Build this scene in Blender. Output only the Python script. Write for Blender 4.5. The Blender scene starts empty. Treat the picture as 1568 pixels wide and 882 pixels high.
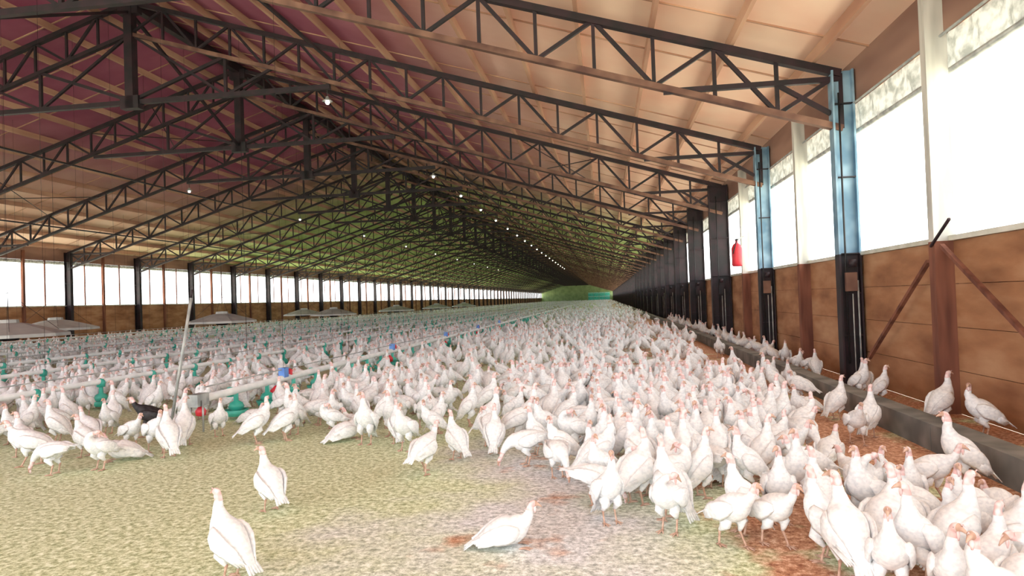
import bpy, math, random, time
from mathutils import Vector, Matrix, noise
random.seed(7)
D=bpy.data; S=bpy.context.scene
try:
    S.view_settings.view_transform='Standard'
    S.view_settings.look='None'
except Exception as e: print(e)

# ---------------- dimensions (metres) ----------------
XR=4.85; XL=-35.05; XC=-15.1; ZE=5.86; SL=0.31
Y0=-7.0; Y1=382.0; BAY=6.7; YT=13.7
def chord_z(x): return ZE+SL*(19.9-abs(x-XC))
ROOF=0.30

# ---------------- materials ----------------
def newmat(name,rough=0.8,metal=0.0):
    m=D.materials.new(name); m.use_nodes=True
    nt=m.node_tree; b=nt.nodes['Principled BSDF']
    b.inputs['Roughness'].default_value=rough; b.inputs['Metallic'].default_value=metal
    return m,nt,b
def N(nt,t,**k):
    n=nt.nodes.new(t)
    for a,v in k.items(): setattr(n,a,v)
    return n
def ramp(nt,fac,stops):
    r=N(nt,'ShaderNodeValToRGB'); e=r.color_ramp.elements
    while len(e)<len(stops): e.new(0.5)
    for i,(p,c) in enumerate(stops):
        e[i].position=p; e[i].color=(c[0],c[1],c[2],1)
    nt.links.new(fac,r.inputs[0]); return r.outputs[0]
def noise_mat(name,c1,c2,scale=4,rough=0.8,metal=0,stretch=(1,1,1),detail=2,lo=.35,hi=.65,coord='Position'):
    m,nt,b=newmat(name,rough,metal)
    if coord=='Position':
        g=N(nt,'ShaderNodeNewGeometry').outputs['Position']
    else: g=N(nt,'ShaderNodeTexCoord').outputs['Object']
    if stretch!=(1,1,1):
        mp=N(nt,'ShaderNodeMapping'); mp.inputs['Scale'].default_value=stretch
        nt.links.new(g,mp.inputs[0]); g=mp.outputs[0]
    n=N(nt,'ShaderNodeTexNoise'); n.inputs['Scale'].default_value=scale; n.inputs['Detail'].default_value=detail
    nt.links.new(g,n.inputs['Vector'])
    nt.links.new(ramp(nt,n.outputs['Fac'],[(lo,c1),(hi,c2)]),b.inputs['Base Color'])
    return m
M_steel=noise_mat('dark_steel',(.008,.006,.009),(.026,.010,.016),3,.6,.0,detail=1)
M_rust=noise_mat('rusty_primer_steel',(.10,.045,.035),(.24,.13,.09),2,.8)
M_blue=noise_mat('blue_grey_paint',(.11,.22,.32),(.30,.46,.58),2,.6)
M_black=noise_mat('black_plastic',(.008,.008,.009),(.02,.02,.022),5,.5)
M_galv=noise_mat('galvanised',(.30,.32,.32),(.5,.52,.5),6,.5,.3)
M_hood=noise_mat('hood_sheet',(.50,.50,.47),(.68,.68,.63),1.5,.5,.0)
M_pvc=noise_mat('white_pvc',(.76,.79,.78),(.9,.91,.9),4,.4)
M_teal=noise_mat('teal_plastic',(.04,.42,.33),(.12,.62,.50),3,.4)
M_red=noise_mat('red_plastic',(.6,.015,.03),(.8,.04,.06),3,.4)
M_bluep=noise_mat('blue_plastic',(.08,.2,.65),(.15,.35,.8),3,.4)
M_wpost=noise_mat('whitewashed_wood',(.46,.46,.42),(.72,.71,.66),5,.85,0,(1,1,.15))
M_bpost=noise_mat('brown_wood',(.12,.04,.025),(.26,.10,.06),5,.85,0,(1,1,.15))
M_purlin=noise_mat('purlin_wood',(.42,.22,.15),(.62,.38,.26),1.2,.85,0,(1,.3,1))
M_curb=noise_mat('concrete_curb',(.13,.135,.13),(.27,.27,.25),2.5,.9,0)
M_ground=noise_mat('yard_ground',(.62,.60,.46),(.72,.70,.56),.3,1)
M_trim=noise_mat('sill_trim',(.6,.6,.5),(.8,.8,.72),3,.7)
M_endwall=noise_mat('end_wall_sheet',(.22,.30,.14),(.32,.40,.20),.5,.9)
M_fascia=noise_mat('fascia_boards',(.24,.13,.10),(.40,.24,.18),1.5,.8,0,(1,.2,1))

def wall_board():
    m,nt,b=newmat('plywood_boards',.8)
    g=N(nt,'ShaderNodeNewGeometry').outputs['Position']
    mp=N(nt,'ShaderNodeMapping'); mp.inputs['Scale'].default_value=(1,.6,2); nt.links.new(g,mp.inputs[0])
    n=N(nt,'ShaderNodeTexNoise'); n.inputs['Scale'].default_value=1.3; n.inputs['Detail'].default_value=5
    nt.links.new(mp.outputs[0],n.inputs['Vector'])
    c=ramp(nt,n.outputs['Fac'],[(.3,(.24,.10,.045)),(.5,(.40,.19,.09)),(.72,(.54,.31,.17))])
    nt.links.new(c,b.inputs['Base Color']); return m
M_board=wall_board()

def roof_mat():
    m,nt,b=newmat('roof_insulation_board',.85)
    g=N(nt,'ShaderNodeNewGeometry').outputs['Position']
    s=N(nt,'ShaderNodeSeparateXYZ'); nt.links.new(g,s.inputs[0])
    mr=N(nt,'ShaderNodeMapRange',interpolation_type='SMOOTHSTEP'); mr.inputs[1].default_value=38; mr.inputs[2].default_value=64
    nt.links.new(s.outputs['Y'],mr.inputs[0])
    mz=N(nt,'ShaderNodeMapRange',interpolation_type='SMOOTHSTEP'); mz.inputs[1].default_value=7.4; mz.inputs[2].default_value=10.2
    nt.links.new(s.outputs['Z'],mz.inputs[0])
    n=N(nt,'ShaderNodeTexNoise'); n.inputs['Scale'].default_value=.5; n.inputs['Detail'].default_value=3
    nt.links.new(g,n.inputs['Vector'])
    a=ramp(nt,n.outputs['Fac'],[(.3,(.88,.53,.39)),(.7,(.96,.71,.55))])
    ridge_shade=ramp(nt,n.outputs['Fac'],[(.3,(.30,.065,.13)),(.7,(.42,.13,.20))])  # dark maroon toward the ridge: roof shade put into the board colour
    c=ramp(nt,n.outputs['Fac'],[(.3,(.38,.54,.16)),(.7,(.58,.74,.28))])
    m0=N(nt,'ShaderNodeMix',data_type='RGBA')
    nt.links.new(mz.outputs[0],m0.inputs[0]); nt.links.new(a,m0.inputs[6]); nt.links.new(ridge_shade,m0.inputs[7])
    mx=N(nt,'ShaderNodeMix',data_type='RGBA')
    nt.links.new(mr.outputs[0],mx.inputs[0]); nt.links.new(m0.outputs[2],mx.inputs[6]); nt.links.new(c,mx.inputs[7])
    nt.links.new(mx.outputs[2],b.inputs['Base Color']); return m
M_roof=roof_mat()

def litter_mat():
    m,nt,b=newmat('litter',.95)
    g=N(nt,'ShaderNodeNewGeometry').outputs['Position']
    f=N(nt,'ShaderNodeTexNoise'); f.inputs['Scale'].default_value=18; f.inputs['Detail'].default_value=5; f.inputs['Roughness'].default_value=.8
    nt.links.new(g,f.inputs['Vector'])
    yel=ramp(nt,f.outputs['Fac'],[(.38,(.28,.33,.15)),(.5,(.63,.69,.42)),(.61,(.94,1.0,.80))])
    gry=ramp(nt,f.outputs['Fac'],[(.38,(.36,.37,.37)),(.5,(.70,.71,.72)),(.61,(.98,.98,1.0))])
    brn=ramp(nt,f.outputs['Fac'],[(.38,(.28,.10,.05)),(.52,(.60,.31,.18)),(.64,(.88,.62,.46))])
    l=N(nt,'ShaderNodeTexNoise'); l.inputs['Scale'].default_value=.7; l.inputs['Detail'].default_value=4
    nt.links.new(g,l.inputs['Vector'])
    s=N(nt,'ShaderNodeSeparateXYZ'); nt.links.new(g,s.inputs[0])
    def math_(op,a,bv,cv=None):
        n=N(nt,'ShaderNodeMath',operation=op)
        for i,v in enumerate((a,bv,cv)):
            if v is None: continue
            if isinstance(v,(int,float)): n.inputs[i].default_value=v
            else: nt.links.new(v,n.inputs[i])
        return n.outputs[0]
    lane=math_('ABSOLUTE',math_('ADD',s.outputs['X'],0.5),0)
    lane=math_('SUBTRACT',1.1,math_('MULTIPLY',lane,.65))
    lane=math_('ADD',lane,math_('MULTIPLY',math_('SUBTRACT',l.outputs['Fac'],.5),3.5))
    lr=N(nt,'ShaderNodeClamp'); nt.links.new(lane,lr.inputs[0])
    m1=N(nt,'ShaderNodeMix',data_type='RGBA'); nt.links.new(lr.outputs[0],m1.inputs[0]); nt.links.new(yel,m1.inputs[6]); nt.links.new(gry,m1.inputs[7])
    l2=N(nt,'ShaderNodeTexNoise'); l2.inputs['Scale'].default_value=1.5; l2.inputs['Detail'].default_value=3
    mp=N(nt,'ShaderNodeMapping'); mp.inputs['Location'].default_value=(31,7,3); nt.links.new(g,mp.inputs[0]); nt.links.new(mp.outputs[0],l2.inputs['Vector'])
    xx=N(nt,'ShaderNodeClamp'); xx.inputs[1].default_value=-2.2; xx.inputs[2].default_value=1.6
    nt.links.new(math_('MULTIPLY',math_('SUBTRACT',s.outputs['X'],.6),.8),xx.inputs[0])
    br=math_('ADD',math_('MULTIPLY',math_('SUBTRACT',l2.outputs['Fac'],.50),9.0),xx.outputs[0])
    bc=N(nt,'ShaderNodeClamp'); nt.links.new(br,bc.inputs[0])
    m2=N(nt,'ShaderNodeMix',data_type='RGBA'); nt.links.new(bc.outputs[0],m2.inputs[0]); nt.links.new(m1.outputs[2],m2.inputs[6]); nt.links.new(brn,m2.inputs[7])
    nt.links.new(m2.outputs[2],b.inputs['Base Color'])
    return m
M_litter=litter_mat()
M_white=noise_mat('white_feathers',(.76,.77,.79),(.92,.92,.925),30,.8,0,(1,1,1.4),2,.36,.58,coord='Object')
M_dark=noise_mat('dark_feathers',(.008,.008,.010),(.035,.03,.032),24,.6,0,(1,1,1.4),2,.36,.6,coord='Object')
M_head=noise_mat('turkey_head_skin',(.78,.50,.48),(.90,.74,.73),30,.6,detail=0,coord='Object')
M_leg=noise_mat('turkey_leg_skin',(.50,.30,.22),(.66,.44,.34),30,.6,detail=0,coord='Object')
M_eye,_,b=newmat('turkey_eye',.2); b.inputs['Base Color'].default_value=(.02,.01,.01,1)
def curtain_mat():
    m,nt,b=newmat('curtain_fabric',.8)
    g=N(nt,'ShaderNodeNewGeometry').outputs['Position']
    n=N(nt,'ShaderNodeTexNoise'); n.inputs['Scale'].default_value=6; n.inputs['Detail'].default_value=4; nt.links.new(g,n.inputs['Vector'])
    c=ramp(nt,n.outputs['Fac'],[(.35,(.34,.36,.34)),(.6,(.70,.72,.70))]); nt.links.new(c,b.inputs['Base Color'])
    t=N(nt,'ShaderNodeBsdfTranslucent'); nt.links.new(c,t.inputs['Color'])
    mx=N(nt,'ShaderNodeMixShader'); mx.inputs[0].default_value=.25
    nt.links.new(b.outputs[0],mx.inputs[1]); nt.links.new(t.outputs[0],mx.inputs[2])
    nt.links.new(mx.outputs[0],nt.nodes['Material Output'].inputs['Surface']); return m
M_curtain=curtain_mat()
M_bulb=D.materials.new('lamp_glow'); M_bulb.use_nodes=True
_n=M_bulb.node_tree.nodes['Principled BSDF']; _n.inputs['Emission Color'].default_value=(1,.9,.75,1); _n.inputs['Emission Strength'].default_value=10
try: M_bulb.cycles.emission_sampling='NONE'
except Exception as e: print(e)

# ---------------- mesh builder ----------------
class MB:
    def __init__(s): s.v=[]; s.f=[]; s.m=[]; s.mats=[]; s.sm=[]
    def mi(s,mat):
        if mat not in s.mats: s.mats.append(mat)
        return s.mats.index(mat)
    def add(s,vs,fs,mat,smooth=False):
        o=len(s.v); s.v+= [tuple(v) for v in vs]; k=s.mi(mat)
        for f in fs: s.f.append([o+i for i in f]); s.m.append(k); s.sm.append(smooth)
    def box(s,a,b,mat):
        x0,y0,z0=a;x1,y1,z1=b
        s.add([(x0,y0,z0),(x1,y0,z0),(x1,y1,z0),(x0,y1,z0),(x0,y0,z1),(x1,y0,z1),(x1,y1,z1),(x0,y1,z1)],
              [(0,3,2,1),(4,5,6,7),(0,1,5,4),(1,2,6,5),(2,3,7,6),(3,0,4,7)],mat)
    def beam(s,p,q,w,h,mat,side=(0,1,0)):
        p=Vector(p);q=Vector(q);t=(q-p).normalized();sd=Vector(side)
        sd=(sd-t*sd.dot(t))
        if sd.length<1e-4: sd=Vector((1,0,0))-t*t.x
        sd.normalize(); up=t.cross(sd)
        vs=[]
        for c in (p,q):
            for a,b_ in ((-1,-1),(1,-1),(1,1),(-1,1)): vs.append(c+sd*a*w/2+up*b_*h/2)
        s.add(vs,[(0,3,2,1),(4,5,6,7),(0,1,5,4),(1,2,6,5),(2,3,7,6),(3,0,4,7)],mat)
    def loft(s,pts,mats,seg=12,side=(0,1,0),smooth=True):
        n=len(pts); o=len(s.v)
        for i,(c,rs,ru) in enumerate(pts):
            a=pts[max(0,i-1)][0]; b_=pts[min(n-1,i+1)][0]
            t=(b_-a).normalized(); sd=Vector(side); sd=sd-t*sd.dot(t)
            if sd.length<1e-3: sd=Vector((1,0,0))-t*t.x
            sd.normalize(); up=t.cross(sd)
            for k in range(seg):
                an=2*math.pi*k/seg
                s.v.append(tuple(c+sd*rs*math.cos(an)+up*ru*math.sin(an)))
        for i in range(n-1):
            mt=mats if not isinstance(mats,list) else mats[min(i,len(mats)-1)]
            kk=s.mi(mt)
            for k in range(seg):
                k2=(k+1)%seg
                s.f.append([o+i*seg+k,o+i*seg+k2,o+(i+1)*seg+k2,o+(i+1)*seg+k]); s.m.append(kk); s.sm.append(smooth)
        k0=s.mi(mats if not isinstance(mats,list) else mats[0]); k1=s.mi(mats if not isinstance(mats,list) else mats[-1])
        s.f.append([o+k for k in range(seg)][::-1]); s.m.append(k0); s.sm.append(False)
        s.f.append([o+(n-1)*seg+k for k in range(seg)]); s.m.append(k1); s.sm.append(False)
    def tube(s,p,q,r,mat,seg=8): s.loft([(Vector(p),r,r),(Vector(q),r,r)],mat,seg)
    def lathe(s,c,prof,mat,seg=20,smooth=True):
        cx,cy,cz=c; o=len(s.v); k=s.mi(mat)
        for r,z in prof:
            for i in range(seg):
                a=2*math.pi*i/seg; s.v.append((cx+r*math.cos(a),cy+r*math.sin(a),cz+z))
        for j in range(len(prof)-1):
            for i in range(seg):
                i2=(i+1)%seg
                s.f.append([o+j*seg+i,o+j*seg+i2,o+(j+1)*seg+i2,o+(j+1)*seg+i]); s.m.append(k); s.sm.append(smooth)
    def obj(s,name,loc=(0,0,0),parent=None):
        me=D.meshes.new(name); me.from_pydata(s.v,[],s.f)
        for m in s.mats: me.materials.append(m)
        me.polygons.foreach_set('material_index',s.m); me.polygons.foreach_set('use_smooth',s.sm); me.update()
        ob=D.objects.new(name,me); ob.location=loc; S.collection.objects.link(ob)
        if parent: ob.parent=parent
        return ob

# ---------------- shell ----------------
mb=MB(); mb.box((XL,Y0,-.2),(XR,Y1,0),M_litter); mb.obj('floor')
mb=MB(); mb.add([(-400,-200,-.25),(400,-200,-.25),(400,700,-.25),(-400,700,-.25)],[(0,1,2,3)],M_ground); mb.obj('yard_ground')

zr=lambda x: chord_z(x)+ROOF
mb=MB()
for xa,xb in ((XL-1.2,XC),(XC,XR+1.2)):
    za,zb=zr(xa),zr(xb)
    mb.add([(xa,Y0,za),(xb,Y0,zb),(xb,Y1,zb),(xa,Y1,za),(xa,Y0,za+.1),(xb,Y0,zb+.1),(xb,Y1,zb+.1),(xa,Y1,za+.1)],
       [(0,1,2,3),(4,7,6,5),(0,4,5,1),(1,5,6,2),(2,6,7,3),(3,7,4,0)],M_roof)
for i in range(58):
    y=Y0+.4+i*2.44
    if y>130: break
    for xa,xb in ((XL,XC),(XC,XR)):
        mb.beam((xa,y,zr(xa)-.012),(xb,y,zr(xb)-.012),.05,.03,M_purlin,(0,1,0))
mb.obj('ceiling')
mb=MB()
for k in range(1,14):
    for sgn in (-1,1):
        x=XC+sgn*(19.9-(k-.55)*1.5)
        if abs(x-XC)<.4: continue
        mb.beam((x,Y0,zr(x)-.12),(x,Y1,zr(x)-.12),.08,.22,M_purlin,(1,0,0))
mb.beam((XC,Y0,zr(XC)-.3),(XC,Y1,zr(XC)-.3),.25,.35,M_steel,(1,0,0))
mb.obj('roof_purlins')

SILL=2.42
def long_wall(side,name):
    x=XR if side>0 else XL
    o=side
    mb=MB()
    nb=4; hb=SILL/nb
    for i in range(nb):
        mb.box((min(x,x+.05*o),Y0,i*hb+.004),(max(x,x+.05*o),Y1,(i+1)*hb-.004),M_board)
    mb.box((min(x+.05*o,x+.12*o),Y0,0),(max(x+.05*o,x+.12*o),Y1,SILL),M_bpost)
    mb.box((min(x,x+.08*o),Y0,5.35),(max(x,x+.08*o),Y1,zr(XR)+.05),M_fascia)
    mb.obj(name)
    mb=MB(); mb.box((min(x-.06*o,x+.16*o),Y0,SILL),(max(x-.06*o,x+.16*o),Y1,SILL+.07),M_trim)
    mb.obj('trim_1' if side>0 else 'trim_2')
    # rolled curtain; on the right it hangs loose, on the left it is wound tight on its pipe
    mb=MB(); xo=x+.10*o
    if side>0:
        vs=[];fs=[];st=.15
        nn=int(110/st)
        for i in range(nn):
            y=Y0+i*st
            dz=.06*noise.noise(Vector((y*1.3,0,side*5)))
            for j,z in enumerate((5.38,5.2,5.0,4.84)):
                vs.append((xo+.035*math.sin(y*9+j)+.03*noise.noise(Vector((y*3,j,0))),y,z+(dz if j==3 else 0)))
        for i in range(nn-1):
            for j in range(3):
                a=i*4+j; fs.append((a,a+4,a+5,a+1))
        mb.add(vs,fs,M_curtain,True)
        mb.tube((xo,Y0,4.83),(xo,Y1,4.83),.045,M_galv,8)
        mb.box((xo-.02,Y0+110,4.84),(xo+.02,Y1,5.38),M_curtain)
        mb.tube((x-.05*o,Y0,5.3),(x-.05*o,Y1,5.3),.02,M_galv,6)
    else:
        mb.tube((xo,Y0,5.24),(xo,Y1,5.24),.11,M_curtain,10)
    mb.obj('window_curtain')
    mb=MB()
    y=YT-BAY*3
    while y<Y1:
        if y>Y0:
            yy=y+BAY/2
            xi=x-(.25 if side>0 else .12)*o; xe=x+.04*o
            mb.box((min(xi,xe),yy-.09,0),(max(xi,xe),yy+.09,SILL),M_bpost)
            mb.box((min(xi,xe),yy-.08,SILL),(max(xi,xe),yy+.08,5.9),M_wpost if side>0 else M_bpost)
            if side<0:
                for q in (.25,.75):
                    mb.box((x-.03,y+BAY*q-.04,SILL),(x+.03,y+BAY*q+.04,5.4),M_bpost)
        y+=BAY
    mb.obj('wall_posts')
long_wall(1,'wall_right'); long_wall(-1,'wall_left')

mb=MB()
mb.add([(XL,Y1,0),(XR,Y1,0),(XR,Y1,zr(XR)),(XC,Y1,zr(XC)),(XL,Y1,zr(XL))],[(0,1,2,3,4)],M_endwall)
mb.obj('wall_back')
mb=MB()
for i in range(4):
    mb.box((-9+i*3,Y1-.2,0),(-6.15+i*3,Y1-.05,4.6),M_teal)
    for z in (.3,2.2,4.2): mb.box((-9+i*3,Y1-.28,z),(-6.15+i*3,Y1-.2,z+.15),M_pvc)
mb.obj('door_1')

mb=MB()
y=Y0
while y<Y1:
    L=3.0 if y<80 else 40
    ye=min(Y1,y+L)
    mb.box((3.46,y+.008,0),(3.74,ye-.008,.29+.008*random.random()),M_curb); y=ye
mb.obj('concrete_curb')

# ---------------- columns ----------------
def column_mesh(upper,hw,extra=False):
    mb=MB()
    z1=5.95; a=hw; fl=.035
    for zz0,zz1,mt in ((0,2.45,M_steel),(2.45,z1,upper)):
        mb.box((-a,-.12,zz0),(-a+fl,.12,zz1),mt); mb.box((a-fl,-.12,zz0),(a,.12,zz1),mt)
        mb.box((-a+fl,-.015,zz0),(a-fl,.015,zz1),mt)
    mb.box((-a-.07,-.2,0),(a+.03,.2,.05),M_steel)
    for z in (.9,1.7,2.45,3.9,5.3):
        mb.box((-a+fl,-.11,z),(a-fl,.11,z+.02),M_steel)
    mb.box((-.12,-.2,1.75),(.08,-.12,2.1),M_steel if extra else M_rust)
    mb.lathe((-.02,-.26,2.2),[(0,0),(.07,0),(.07,.14),(0,.14)],M_steel,12)
    mb.tube((.1,-.16,.1),(.1,-.16,1.95),.016,M_galv); mb.tube((-.1,-.15,.4),(-.1,-.15,5.5),.018,M_black)
    mb.tube((.0,-.16,.1),(.0,-.16,1.7),.012,M_galv)
    mb.beam((-a,0,5.15),(-a-1.0,0,5.80),.08,.08,M_steel,(0,1,0))
    return mb.obj('barn_column')
c0=column_mesh(M_blue,.20); cm=c0.data; D.objects.remove(c0)
c0=column_mesh(M_steel,.36,True); cm2=c0.data; D.objects.remove(c0)
c0=column_mesh(M_steel,.22,True); cm3=c0.data; D.objects.remove(c0)

# ---------------- truss ----------------
def truss_mesh():
    mb=MB(); dp=1.05; n=17; half=19.7
    for sg in (-1,1):
        P=lambda d:(XC+sg*d,0,chord_z(XC+sg*d)-.02)
        Q=lambda d:(XC+sg*d,0,chord_z(XC+sg*d)-.02-dp)
        a,b=P(0),P(half)
        mb.beam(a,b,.16,.14,M_steel)
        mb.beam(Q(0),Q(half),.15,.12,M_rust if sg>0 else M_steel)
        for i in range(n+1):
            d=half*i/n
            mb.beam(P(d),Q(d),.07,.07,M_steel)
            if i<n:
                d2=half*(i+1)/n
                if i%2: mb.beam(P(d),Q(d2),.075,.075,M_steel)
                else: mb.beam(Q(d),P(d2),.075,.075,M_steel)
        zc=chord_z(XC+sg*half)-.12
        mb.beam((XC+sg*half,0,zc),(XC+sg*(half-3.3),0,zc),.10,.10,M_steel)
        mb.beam((XC,0,8.7),(XC+sg*6.8,0,8.7),.15,.15,M_steel)
        mb.beam((XC,0,8.75),(XC+sg*3.3,0,Q(3.3)[2]),.10,.10,M_steel)
        mb.beam((XC+sg*3.3,0,8.7),(XC+sg*3.3,0,Q(3.3)[2]),.09,.09,M_steel)
        mb.beam((XC+sg*3.3,0,8.7),(XC,0,Q(0)[2]),.08,.08,M_steel)
        mb.beam((XC+sg*3.3,0,8.7),(XC+sg*4.9,0,Q(4.9)[2]),.08,.08,M_steel)
    mb.beam((XC,0,8.5),(XC,0,12.05),.28,.28,M_steel)
    mb.box((XC-.32,-.14,8.48),(XC+.32,.14,8.90),M_steel)
    mb.box((XC-.35,-.12,11.6),(XC+.35,.12,12.0),M_steel)
    return mb.obj('roof_truss')
t0=truss_mesh(); tm=t0.data; D.objects.remove(t0)
ys=[]; y=YT-BAY*2
while y<Y1-2: 
    ys.append(y); y+=BAY
for y in ys:
    o=D.objects.new('roof_truss',tm); o.location=(0,y,0); S.collection.objects.link(o)
    if y<100:
        for x in (XR-.24,XL+.24):
            me_=cm3 if x<0 else (cm if y<25 else cm2)
            c=D.objects.new('barn_column',me_); c.location=(x-(.16 if (y>25 and x>0) else 0),y,0)
            if x<0: c.rotation_euler=(0,0,math.pi)
            S.collection.objects.link(c)
mb=MB()
for y in ys:
    if y>=100:
        for x in (XR-.24,XL+.24):
            mb.box((x-.2,y-.12,0),(x+.2,y+.12,5.9),M_steel)
mb.obj('barn_columns_row')
mb=MB()
for i,y in enumerate(ys[:-1]):
    mb.beam((XC,y,8.7),(XC,y+BAY,11.7),.09,.09,M_steel,(1,0,0)) if i%2==0 else mb.beam((XC,y,11.7),(XC,y+BAY,8.7),.09,.09,M_steel,(1,0,0))
    if 20<y<200 and i%3==1:
        for xx in (XC+12,XC+4,XC-12,XC-4):
            sx=3 if xx>XC else -3
            z1_=chord_z(xx)-.1; z2_=chord_z(xx+sx)-.1
            mb.tube((xx,y,z1_),(xx+sx,y+BAY,z2_),.02,M_steel,6); mb.tube((xx+sx,y,z2_),(xx,y+BAY,z1_),.02,M_steel,6)
for xx in (XC+8,XC-8,XC-14):
    zq=chord_z(xx)-1.1
    mb.beam((xx,Y0,zq),(xx,Y1,zq),.07,.07,M_steel,(1,0,0))
mb.obj('roof_bracing')

mb=MB()
mb.beam((4.62,10.5,2.15),(4.62,12.9,.55),.06,.05,M_bpost,(1,0,0))
mb.beam((4.62,10.1,2.35),(4.62,6.9,.35),.06,.05,M_bpost,(1,0,0))
mb.beam((4.57,9.75,2.68),(4.57,10.3,2.35),.03,.03,M_steel,(1,0,0))
mb.obj('wall_brace')

mb=MB()
ex=(4.32,23.0,2.65)
mb.lathe(ex,[(0,0),(.14,0),(.17,.05),(.17,.58),(.12,.7),(.04,.77),(.04,.84),(0,.84)],M_red,18)
mb.box((4.29,22.9,3.49),(4.35,23.1,3.54),M_black); mb.tube((4.32,22.9,3.5),(4.16,22.82,3.05),.016,M_black)
mb.beam((4.32,23.0,3.5),(4.55,23.0,3.62),.04,.04,M_galv)
mb.obj('fire_extinguisher')

# ---------------- lamps ----------------
def lamp_mesh():
    mb=MB()
    mb.tube((0,0,.12),(0,0,.6),.012,M_black,6)
    mb.lathe((0,0,0),[(.02,.16),(.05,.14),(.06,.08),(.17,.0),(.165,-.01),(.05,.07)],M_galv,12)
    mb.lathe((0,0,0),[(0,-.10),(.045,-.09),(.07,-.04),(.05,.02),(.02,.06)],M_bulb,10)
    return mb.obj('pendant_lamp')
l0=lamp_mesh(); lm=l0.data; D.objects.remove(l0)
for i in range(20):
    for x in (-8.4,-21.8):
        if i==1: continue
        yy=20.4+i*BAY
        if x<-20 and i%2==1: continue
        lo=D.objects.new('pendant_lamp',lm); lo.location=(x,yy,chord_z(x)-1.7); S.collection.objects.link(lo)

# ---------------- feeder lines ----------------
def feeder_line(x,ya,z=.46,first=False,pan=M_teal):
    mb=MB()
    mb.tube((x,ya,z),(x,Y1-4,z),.06 if first else .05,M_pvc,10)
    mb.tube((x,ya,z+.17),(x,Y1-4,z+.17),.012,M_galv,6)
    y=ya+.9; k=0
    while y<75:
        mb.lathe((x,y,0),[(.035,z),(.04,.3),(.10,.27),(.13,.2),(.05,.12)],pan,10)
        mb.lathe((x,y,0),[(.06,.08),(.15,.07),(.19,.16),(.20,.16),(.155,.055),(.06,.05)],pan,10)
        mb.lathe((x,y,0),[(.0,.06),(.14,.085),(.0,.14)],M_pvc if random.random()<.25 else pan,8)
        if (k%3==0 or not first): mb.lathe((x-(.1 if first else 0),y,z-.10),[(.0,0),(.07,.0),(.08,.10),(.045,.15),(.0,.16)],pan,8)
        y+=1.05 if first else 1.5; k+=1
    y=ya+2.6; k=0
    while y<120:
        mb.tube((x,y,z),(x,y,chord_z(x)-1.1),.0035,M_steel,4)
        if k%2==0 and (first and y<40):
            mb.box((x-.06,y-.09,z+.02),(x+.06,y+.09,z+.20),M_bluep)
            mb.lathe((x,y+.25,z),[(.05,.03),(.06,.13),(0,.17)],M_red,10)
            mb.lathe((x,y-.3,z-.3),[(.0,.0),(.10,.02),(.11,.12),(.03,.2)],M_red,10)
        y+=BAY/2; k+=1
    mb.box((x-.08,ya-.3,z-.09),(x+.08,ya,z+.09),M_galv)
    if first: mb.lathe((x,ya-.1,z-.26),[(0,0),(.07,.02),(.08,.09),(.03,.16)],M_red,10)
    mb.tube((x-.1,ya-.2,z),(x-.1,ya-.2,0),.015,M_galv); mb.tube((x+.1,ya-.2,z),(x+.1,ya-.2,0),.015,M_galv)
    mb.obj('feeder_line')
LINES=(-6.1,-9.6,-13.0,-16.4,-21.2,-26.6,-31)
feeder_line(LINES[0],9.7,.47,True)
for i,x in enumerate(LINES[1:]):
    feeder_line(x,8.0-i*.6,.52)
mb=MB(); mb.tube((-6.35,9.20,0),(-6.0,9.28,2.0),.022,M_galv,8); mb.tube((-6.0,9.28,2.0),(-5.98,9.28,2.12),.012,M_steel)
mb.lathe((-6.35,9.20,0),[(0,0),(.1,0),(.1,.03),(.03,.05)],M_steel,12)
mb.obj('winch_pole')

# ---------------- brooder hoods ----------------
def hood(x,y):
    mb=MB(); R=1.68; z0=1.18
    n=8
    prof=[(R,0),(R-.02,.10),(.55,.42),(.3,.46),(.28,.56),(0,.58)]
    mb.lathe((0,0,z0),prof,M_hood,n,False)
    mb.lathe((0,0,z0),[(R-.05,.02),(.5,.36),(0,.4)],M_steel,n,False)
    mb.lathe((0,0,z0-.12),[(0,0),(.28,.02),(.3,.18),(.1,.3)],M_steel,16)
    top=chord_z(x)-1.1
    for k in range(4):
        a=math.pi/4+k*math.pi/2
        mb.tube((R*.8*math.cos(a),R*.8*math.sin(a),z0+.2),(0,0,2.6),.008,M_steel,4)
    mb.tube((0,0,2.6),(0,0,top),.008,M_steel,4)
    mb.obj('brooder_hood',(x,y,0))
for y in (19.3,31.5,45.5,60,75,90): hood(-18.75,y)
hood(-23.9,27); hood(-23.9,52)

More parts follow.
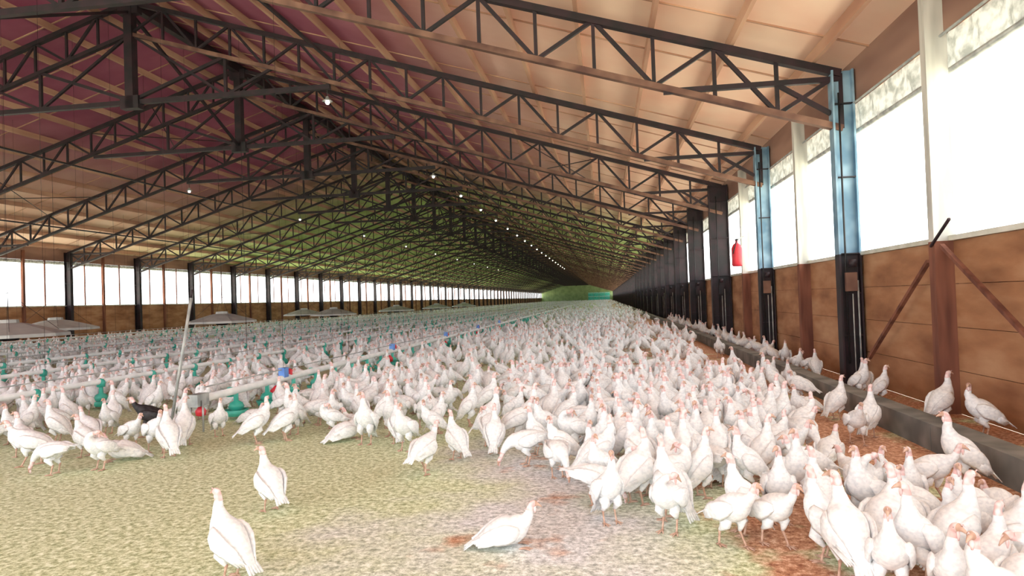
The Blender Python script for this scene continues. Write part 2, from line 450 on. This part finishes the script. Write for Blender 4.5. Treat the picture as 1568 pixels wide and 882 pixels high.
# ---------------- turkeys ----------------
def cr(pts,sub=3):
    out=[];n=len(pts)
    for i in range(n-1):
        p0=pts[max(0,i-1)];p1=pts[i];p2=pts[i+1];p3=pts[min(n-1,i+2)]
        for k in range(sub):
            t=k/sub
            out.append([0.5*((2*b)+(-a+c)*t+(2*a-5*b+4*c-d)*t*t+(-a+3*b-3*c+d)*t**3) for a,b,c,d in zip(p0,p1,p2,p3)])
    out.append(list(pts[-1])); return out
def turkey(name,body,neck,head,legs,loc,rot,sit=False,sc=1.0,FE=None):
    FE=FE or M_white
    mb=MB()
    sp=body+neck+head
    SB_=2
    it=cr(sp,SB_)
    nb=(len(body)+len(neck)-1)*SB_; nh=nb+(len(head)-3)*SB_
    mats=[FE]*nb+[M_head]*(nh-nb)+[M_leg]*20
    pts=[(Vector(p[:3]),max(.003,p[3]),max(.003,p[4])) for p in it]
    mb.loft(pts,mats[:len(pts)-1],14)
    hb=Vector(head[1][:3]); hf=Vector(head[3][:3]); dr=(hf-hb).normalized()
    sd=dr.cross(Vector((0,0,1))).normalized()
    for s_ in (-1,1):
        e=hb+dr*.008+sd*s_*.020+Vector((0,0,.006))
        mb.loft([(e-sd*s_*.004,.002,.002),(e,.005,.005),(e+sd*s_*.003,.002,.002)],M_eye,6,(1,0,0.3))
    w=hb+dr*.018+Vector((0,0,-.035))
    mb.loft([(w+Vector((0,0,.03)),.007,.008),(w,.009,.014),(w-Vector((0,0,.028)),.004,.005)],M_head,6)
    q=hb+dr*.034+Vector((0,0,.012))
    mb.loft([(q,.005,.005),(q+dr*.012+Vector((0,0,.012)),.004,.004),(q+dr*.022+Vector((0,0,.004)),.002,.002)],M_head,6)
    bx=[Vector(p[:3]) for p in body]
    ax=(bx[5]-bx[2]).normalized(); upv=Vector((-ax.z,0,ax.x))
    for s_ in (-1,1):
        sh=bx[5]; hp=bx[2]; mid=bx[4]; m2=bx[3]
        Y=lambda v:Vector((0,s_*v,0))
        ws=[(sh+ax*.035+Y(.085),.008,.025),(sh-ax*.01+Y(.112),.018,.058),(mid+Y(.122),.02,.075),(m2-ax*.01+Y(.112),.018,.068),(hp-ax*.01+Y(.082),.013,.045),(hp-ax*.08-upv*.012+Y(.052),.006,.018)]
        mb.loft(ws,FE,8)
        for k in range(4):
            a=m2-ax*.02*k-upv*(.035-.012*k)+Y(.122-.006*k); b_=hp-ax*(.085+.012*k)-upv*(.055-.014*k)+Y(.062-.008*k)
            mb.loft([(a,.004,.014),(a.lerp(b_,.5),.005,.02),(b_,.003,.008)],FE,5)
    t=bx[0]; t1=bx[1]; dt=(t-t1).normalized()
    for k in (-3,-1.5,0,1.5,3):
        e=t+dt*.06+Vector((0,k*.017,-abs(k)*.004))
        mb.loft([(t1+Vector((0,k*.008,0)),.015,.006),(t+Vector((0,k*.013,0)),.018,.005),(e,.010,.003)],FE,5)
    for (hip,knee,hock,foot) in legs:
        hip,knee,hock,foot=map(Vector,(hip,knee,hock,foot))
        if not sit:
            mb.loft([(hip,.045,.06),(knee,.036,.045),(knee.lerp(hock,.6),.02,.024),(hock,.012,.014)],FE,8,(0,1,0))
            mb.loft([(hock+Vector((0,0,.01)),.011,.013),(hock,.012,.014),(hock.lerp(foot,.3),.008,.009),(hock.lerp(foot,.85),.008,.009),(foot,.011,.012)],M_leg,6)
        for an,L in ((0,.075),(.55,.06),(-.55,.06),(math.pi,.03)):
            d=Vector((math.cos(an),math.sin(an),0))
            f0=Vector((foot.x,foot.y,.011))
            mb.loft([(f0,.009,.009),(f0+d*L*.5+Vector((0,0,-.002)),.007,.007),(f0+d*L+Vector((0,0,-.006)),.003,.004)],M_leg,5,(0,0,1))
    ob=mb.obj(name,loc); ob.rotation_euler=(0,0,rot); ob.scale=(sc,)*3
    return ob
BODY=[(-.25,0,.205,.035,.008),(-.19,0,.232,.05,.024),(-.13,0,.255,.072,.056),(-.065,0,.27,.097,.088),(0,0,.285,.112,.106),(.065,0,.312,.104,.102),(.115,0,.35,.073,.078)]
LEG=[((.0,.055,.22),(.03,.06,.17),(-.025,.055,.115),(.0,.058,.012)),((.0,-.055,.22),(.03,-.06,.17),(-.025,-.055,.115),(.0,-.058,.012))]
LEGW=[((.0,.055,.22),(.05,.06,.18),(.03,.055,.115),(.085,.058,.012)),((.0,-.055,.22),(.0,-.06,.17),(-.06,-.055,.12),(-.07,-.058,.012))]
def headset(x,z,dx=1,dy=0,dz=0,y=0):
    q=lambda a,h,rw,rh:(x+dx*a,y+dy*a,z+h+dz*a,rw,rh)
    return [q(.0,.0,.021,.022),q(.012,.018,.024,.025),q(.032,.024,.022,.022),q(.048,.02,.014,.014),q(.064,.014,.009,.009),q(.082,.002,.003,.003)]
def pitch(body,a,cz=.27):
    out=[]
    for p in body:
        x,z=p[0],p[2]-cz
        out.append((x*math.cos(a)+z*math.sin(a),p[1],cz-x*math.sin(a)+z*math.cos(a),p[3],p[4]))
    return out
def shift(l,dx,dz): return [(p[0]+dx,p[1],p[2]+dz,p[3],p[4]) for p in l]
R_=math.radians
AB=shift(pitch(BODY,R_(-22)),.0,.005)
a_neck=[(.09,0,.442,.048,.050),(.10,0,.487,.034,.036),(.092,0,.53,.027,.028)]
A=turkey('turkey',AB,a_neck,headset(.096,.565),LEG,(-2.55,4.30,0),R_(162),sc=.98)
BB=pitch(BODY,R_(-12))
b_neck=[(.11,0,.415,.048,.052),(.134,.0,.457,.035,.036),(.126,.004,.497,.027,.028)]
B=turkey('turkey',BB,b_neck,headset(.122,.532,.5,.85,0,.006),LEG,(-3.02,5.77,0),R_(140),sc=.98)
c_neck=[(.155,0,.375,.05,.052),(.195,0,.41,.034,.035),(.215,0,.45,.027,.027)]
C=turkey('turkey',BODY,c_neck,headset(.228,.482,1,0,-.1),LEGW,(-1.95,7.05,0),R_(70))
dz=-.165
SB=[(p[0],p[1],p[2]+dz+(-.02 if i>4 else .0)+.01,p[3]*1.08,p[4]*(.98 if i<6 else 1)) for i,p in enumerate(BODY)]
d_neck=[(.15,0,.20,.05,.052),(.175,0,.235,.034,.035),(.18,0,.265,.027,.028)]
DD=turkey('turkey',SB,d_neck,headset(.19,.29,1,0,-.1),[((.05,.06,.1),(.05,.06,.1),(.05,.06,.05),(.12,.06,.012)),((.05,-.06,.1),(.05,-.06,.1),(.05,-.06,.05),(.12,-.06,.012))],(-.78,4.95,0),R_(10),True,1.0)
EB=pitch(BODY,R_(30))
e_neck=[(.20,0,.25,.05,.055),(.245,0,.205,.036,.037),(.27,0,.16,.028,.028)]
E=turkey('turkey',EB,e_neck,[(.285,0,.12,.021,.021),(.30,0,.095,.023,.023),(.312,0,.07,.02,.02),(.318,0,.055,.012,.013),(.322,0,.04,.009,.008),(.325,0,.022,.003,.003)],LEG,(-.9,7.4,0),R_(200))
FB2=shift(pitch(BODY,R_(-30)),-.02,.01)
f_neck=[(.045,0,.462,.046,.048),(.058,0,.508,.033,.034),(.052,0,.55,.026,.027)]
F=turkey('turkey',FB2,f_neck,headset(.058,.585,.8,-.6,0),LEG,(-.02,5.5,0),R_(-60),sc=.95)
g_neck=[(.135,.01,.395,.048,.05),(.145,.03,.43,.033,.034),(.12,.06,.455,.027,.027)]
G=turkey('turkey',BODY,g_neck,headset(.095,.455,-.75,.5,-.6,.085),LEG,(.42,5.3,0),R_(-120))
variants=[A,B,C,DD,E,F,G]
weights=[.29,.22,.10,.07,.06,.20,.06]
# the one dark bird near the head of the first feeder line
DK=turkey('dark_turkey',BODY,c_neck,headset(.228,.482,1,0,-.1),LEGW,(-6.62,9.2,0),R_(195),sc=1.12,FE=M_dark)

# ---------------- flock ----------------
def interp(tab,x):
    if x<=tab[0][0]: return tab[0][1]
    for (a,ya),(b_,yb) in zip(tab,tab[1:]):
        if x<=b_: return ya+(yb-ya)*(x-a)/(b_-a)
    return tab[-1][1]
FRONT=[(-12,9.0),(-7.8,7.9),(-6.1,6.6),(-5.5,7.0),(-5.3,8.0),(-4,8.9),(-3,8.3),(-2.06,7.2),(-1.27,7.4),(-.48,6.7),(-.12,5.4),(.73,4.95),(1.25,4.6),(1.6,3.9),(2.2,3.0),(3.4,2.2)]
grid={}
pts=[]
def try_add(x,y,md,cell=.5):
    cx,cy=int(math.floor(x/cell)),int(math.floor(y/cell))
    r=int(math.ceil(md/cell))
    for i in range(cx-r,cx+r+1):
        for j in range(cy-r,cy+r+1):
            for (px,py) in grid.get((i,j),()):
                if (px-x)**2+(py-y)**2<md*md: return False
    grid.setdefault((cx,cy),[]).append((x,y)); return True
for v in variants:
    try_add(v.location.x,v.location.y,.05)
def fill(xa,xb,ya,yb,md,count):
    for _ in range(count):
        x=random.uniform(xa,xb); y=random.uniform(ya,yb)
        if y<interp(FRONT,x)+random.random()*.15: continue
        if any(abs(x-l)<.30 for l in LINES) and (y<60) and y>9: continue
        if math.hypot(x+6.62,y-9.2)<.42 or (-6.7<x<-5.7 and 8.5<y<9.7): continue
        if -6.1<x<-5.6 and 8.7<y<14: continue
        d=noise.noise(Vector((x*.55,y*.4,3.3)))
        m=md
        if y<30:
            if x<-3.2 and x>-5.6 and y<14: m*=1.25
            if d>.25: m*=1.6
            if -4.2<x<-.6 and y<9.5: m*=1.45
            elif -3<x<-.2 and y<12: m*=1.25
        if x>2.35 and y<60 and not (y<5.2 and x<2.7):
            if random.random()>(.03 if y<12 else .10): continue
            m*=1.6
        if try_add(x,y,m): pts.append((x,y))
fill(-4.8,3.2,2,14,.285,12000)
fill(-34.5,-4.8,6,14,.37,8000)
fill(-34.5,3.25,14,34,.44,14000)
fill(-34.5,3.25,34,90,.78,10000)
fill(-34.5,3.25,90,370,1.9,8000)
for p in ((4.35,8.7),(4.3,9.6),(4.25,11.4),(4.35,12.4),(4.2,14.6),(4.1,11.9)): pts.append(p)
for _ in range(170):
    x=random.uniform(4.0,4.2);y=random.uniform(14.9,45)
    if try_add(x,y,.36): pts.append((x,y))
me=D.meshes.new('turkey_flock'); me.from_pydata([(x,y,0) for x,y in pts],[],[])
me.attributes.new('variant','INT','POINT'); me.attributes.new('rot','FLOAT_VECTOR','POINT'); me.attributes.new('size','FLOAT','POINT')
me.attributes['variant'].data.foreach_set('value',[random.choices(range(7),weights)[0] for _ in pts])
rv=[]
for _ in pts: rv+= [0.0,0.0,random.uniform(0,2*math.pi)]
me.attributes['rot'].data.foreach_set('vector',rv)
me.attributes['size'].data.foreach_set('value',[random.uniform(.90,1.12) for _ in pts])
fl=D.objects.new('turkey_flock',me); S.collection.objects.link(fl)
ng=D.node_groups.new('flock','GeometryNodeTree')
ng.interface.new_socket('Geometry',in_out='INPUT',socket_type='NodeSocketGeometry')
ng.interface.new_socket('Geometry',in_out='OUTPUT',socket_type='NodeSocketGeometry')
gi=ng.nodes.new('NodeGroupInput'); go=ng.nodes.new('NodeGroupOutput'); jn=ng.nodes.new('GeometryNodeJoinGeometry')
def na(n,t):
    a=ng.nodes.new('GeometryNodeInputNamedAttribute'); a.data_type=t; a.inputs['Name'].default_value=n; return a.outputs['Attribute']
av=na('variant','INT'); ar=na('rot','FLOAT_VECTOR'); as_=na('size','FLOAT')
for i,v in enumerate(variants):
    cp=ng.nodes.new('FunctionNodeCompare'); cp.data_type='INT'; cp.operation='EQUAL'
    ng.links.new(av,cp.inputs[2]); cp.inputs[3].default_value=i
    oi=ng.nodes.new('GeometryNodeObjectInfo'); oi.transform_space='ORIGINAL'; oi.inputs['Object'].default_value=v; oi.inputs['As Instance'].default_value=True
    ip=ng.nodes.new('GeometryNodeInstanceOnPoints')
    ng.links.new(gi.outputs[0],ip.inputs['Points']); ng.links.new(cp.outputs[0],ip.inputs['Selection'])
    ng.links.new(oi.outputs['Geometry'],ip.inputs['Instance']); ng.links.new(ar,ip.inputs['Rotation']); ng.links.new(as_,ip.inputs['Scale'])
    ng.links.new(ip.outputs[0],jn.inputs[0])
ng.links.new(jn.outputs[0],go.inputs[0])
md=fl.modifiers.new('flock','NODES'); md.node_group=ng

# ---------------- light: bright hazy sky and an added high sun on the yard ----------------
w=D.worlds.new('overcast_sky'); S.world=w; w.use_nodes=True
bg=w.node_tree.nodes['Background']; bg.inputs[0].default_value=(.95,.985,1,1); bg.inputs[1].default_value=4.3
sl=D.lights.new('bounce_sun','SUN'); sl.energy=17; sl.angle=math.radians(4); sl.color=(1,.97,.92)  # added to the overcast sky to brighten the ceiling by bounce off the yard
so=D.objects.new('bounce_sun',sl); so.rotation_euler=(math.radians(6),math.radians(-5),0); so.location=(0,0,60); S.collection.objects.link(so)

cam=D.cameras.new('camera'); cam.lens=24; cam.sensor_width=36; cam.clip_end=2000; cam.clip_start=.05
co=D.objects.new('camera',cam); S.collection.objects.link(co); S.camera=co
yaw=math.atan(173/1280); pt=math.radians(1.03); al=math.radians(2.0)
d=Vector((-math.sin(yaw)*math.cos(pt),math.cos(yaw)*math.cos(pt),math.sin(pt)))
r0=Vector((math.cos(yaw),math.sin(yaw),0)); u0=r0.cross(d)
r=r0*math.cos(al)-u0*math.sin(al); u=u0*math.cos(al)+r0*math.sin(al)
M=Matrix((r,u,-d)).transposed().to_4x4(); M.translation=Vector((0,0,1.8)); co.matrix_world=M
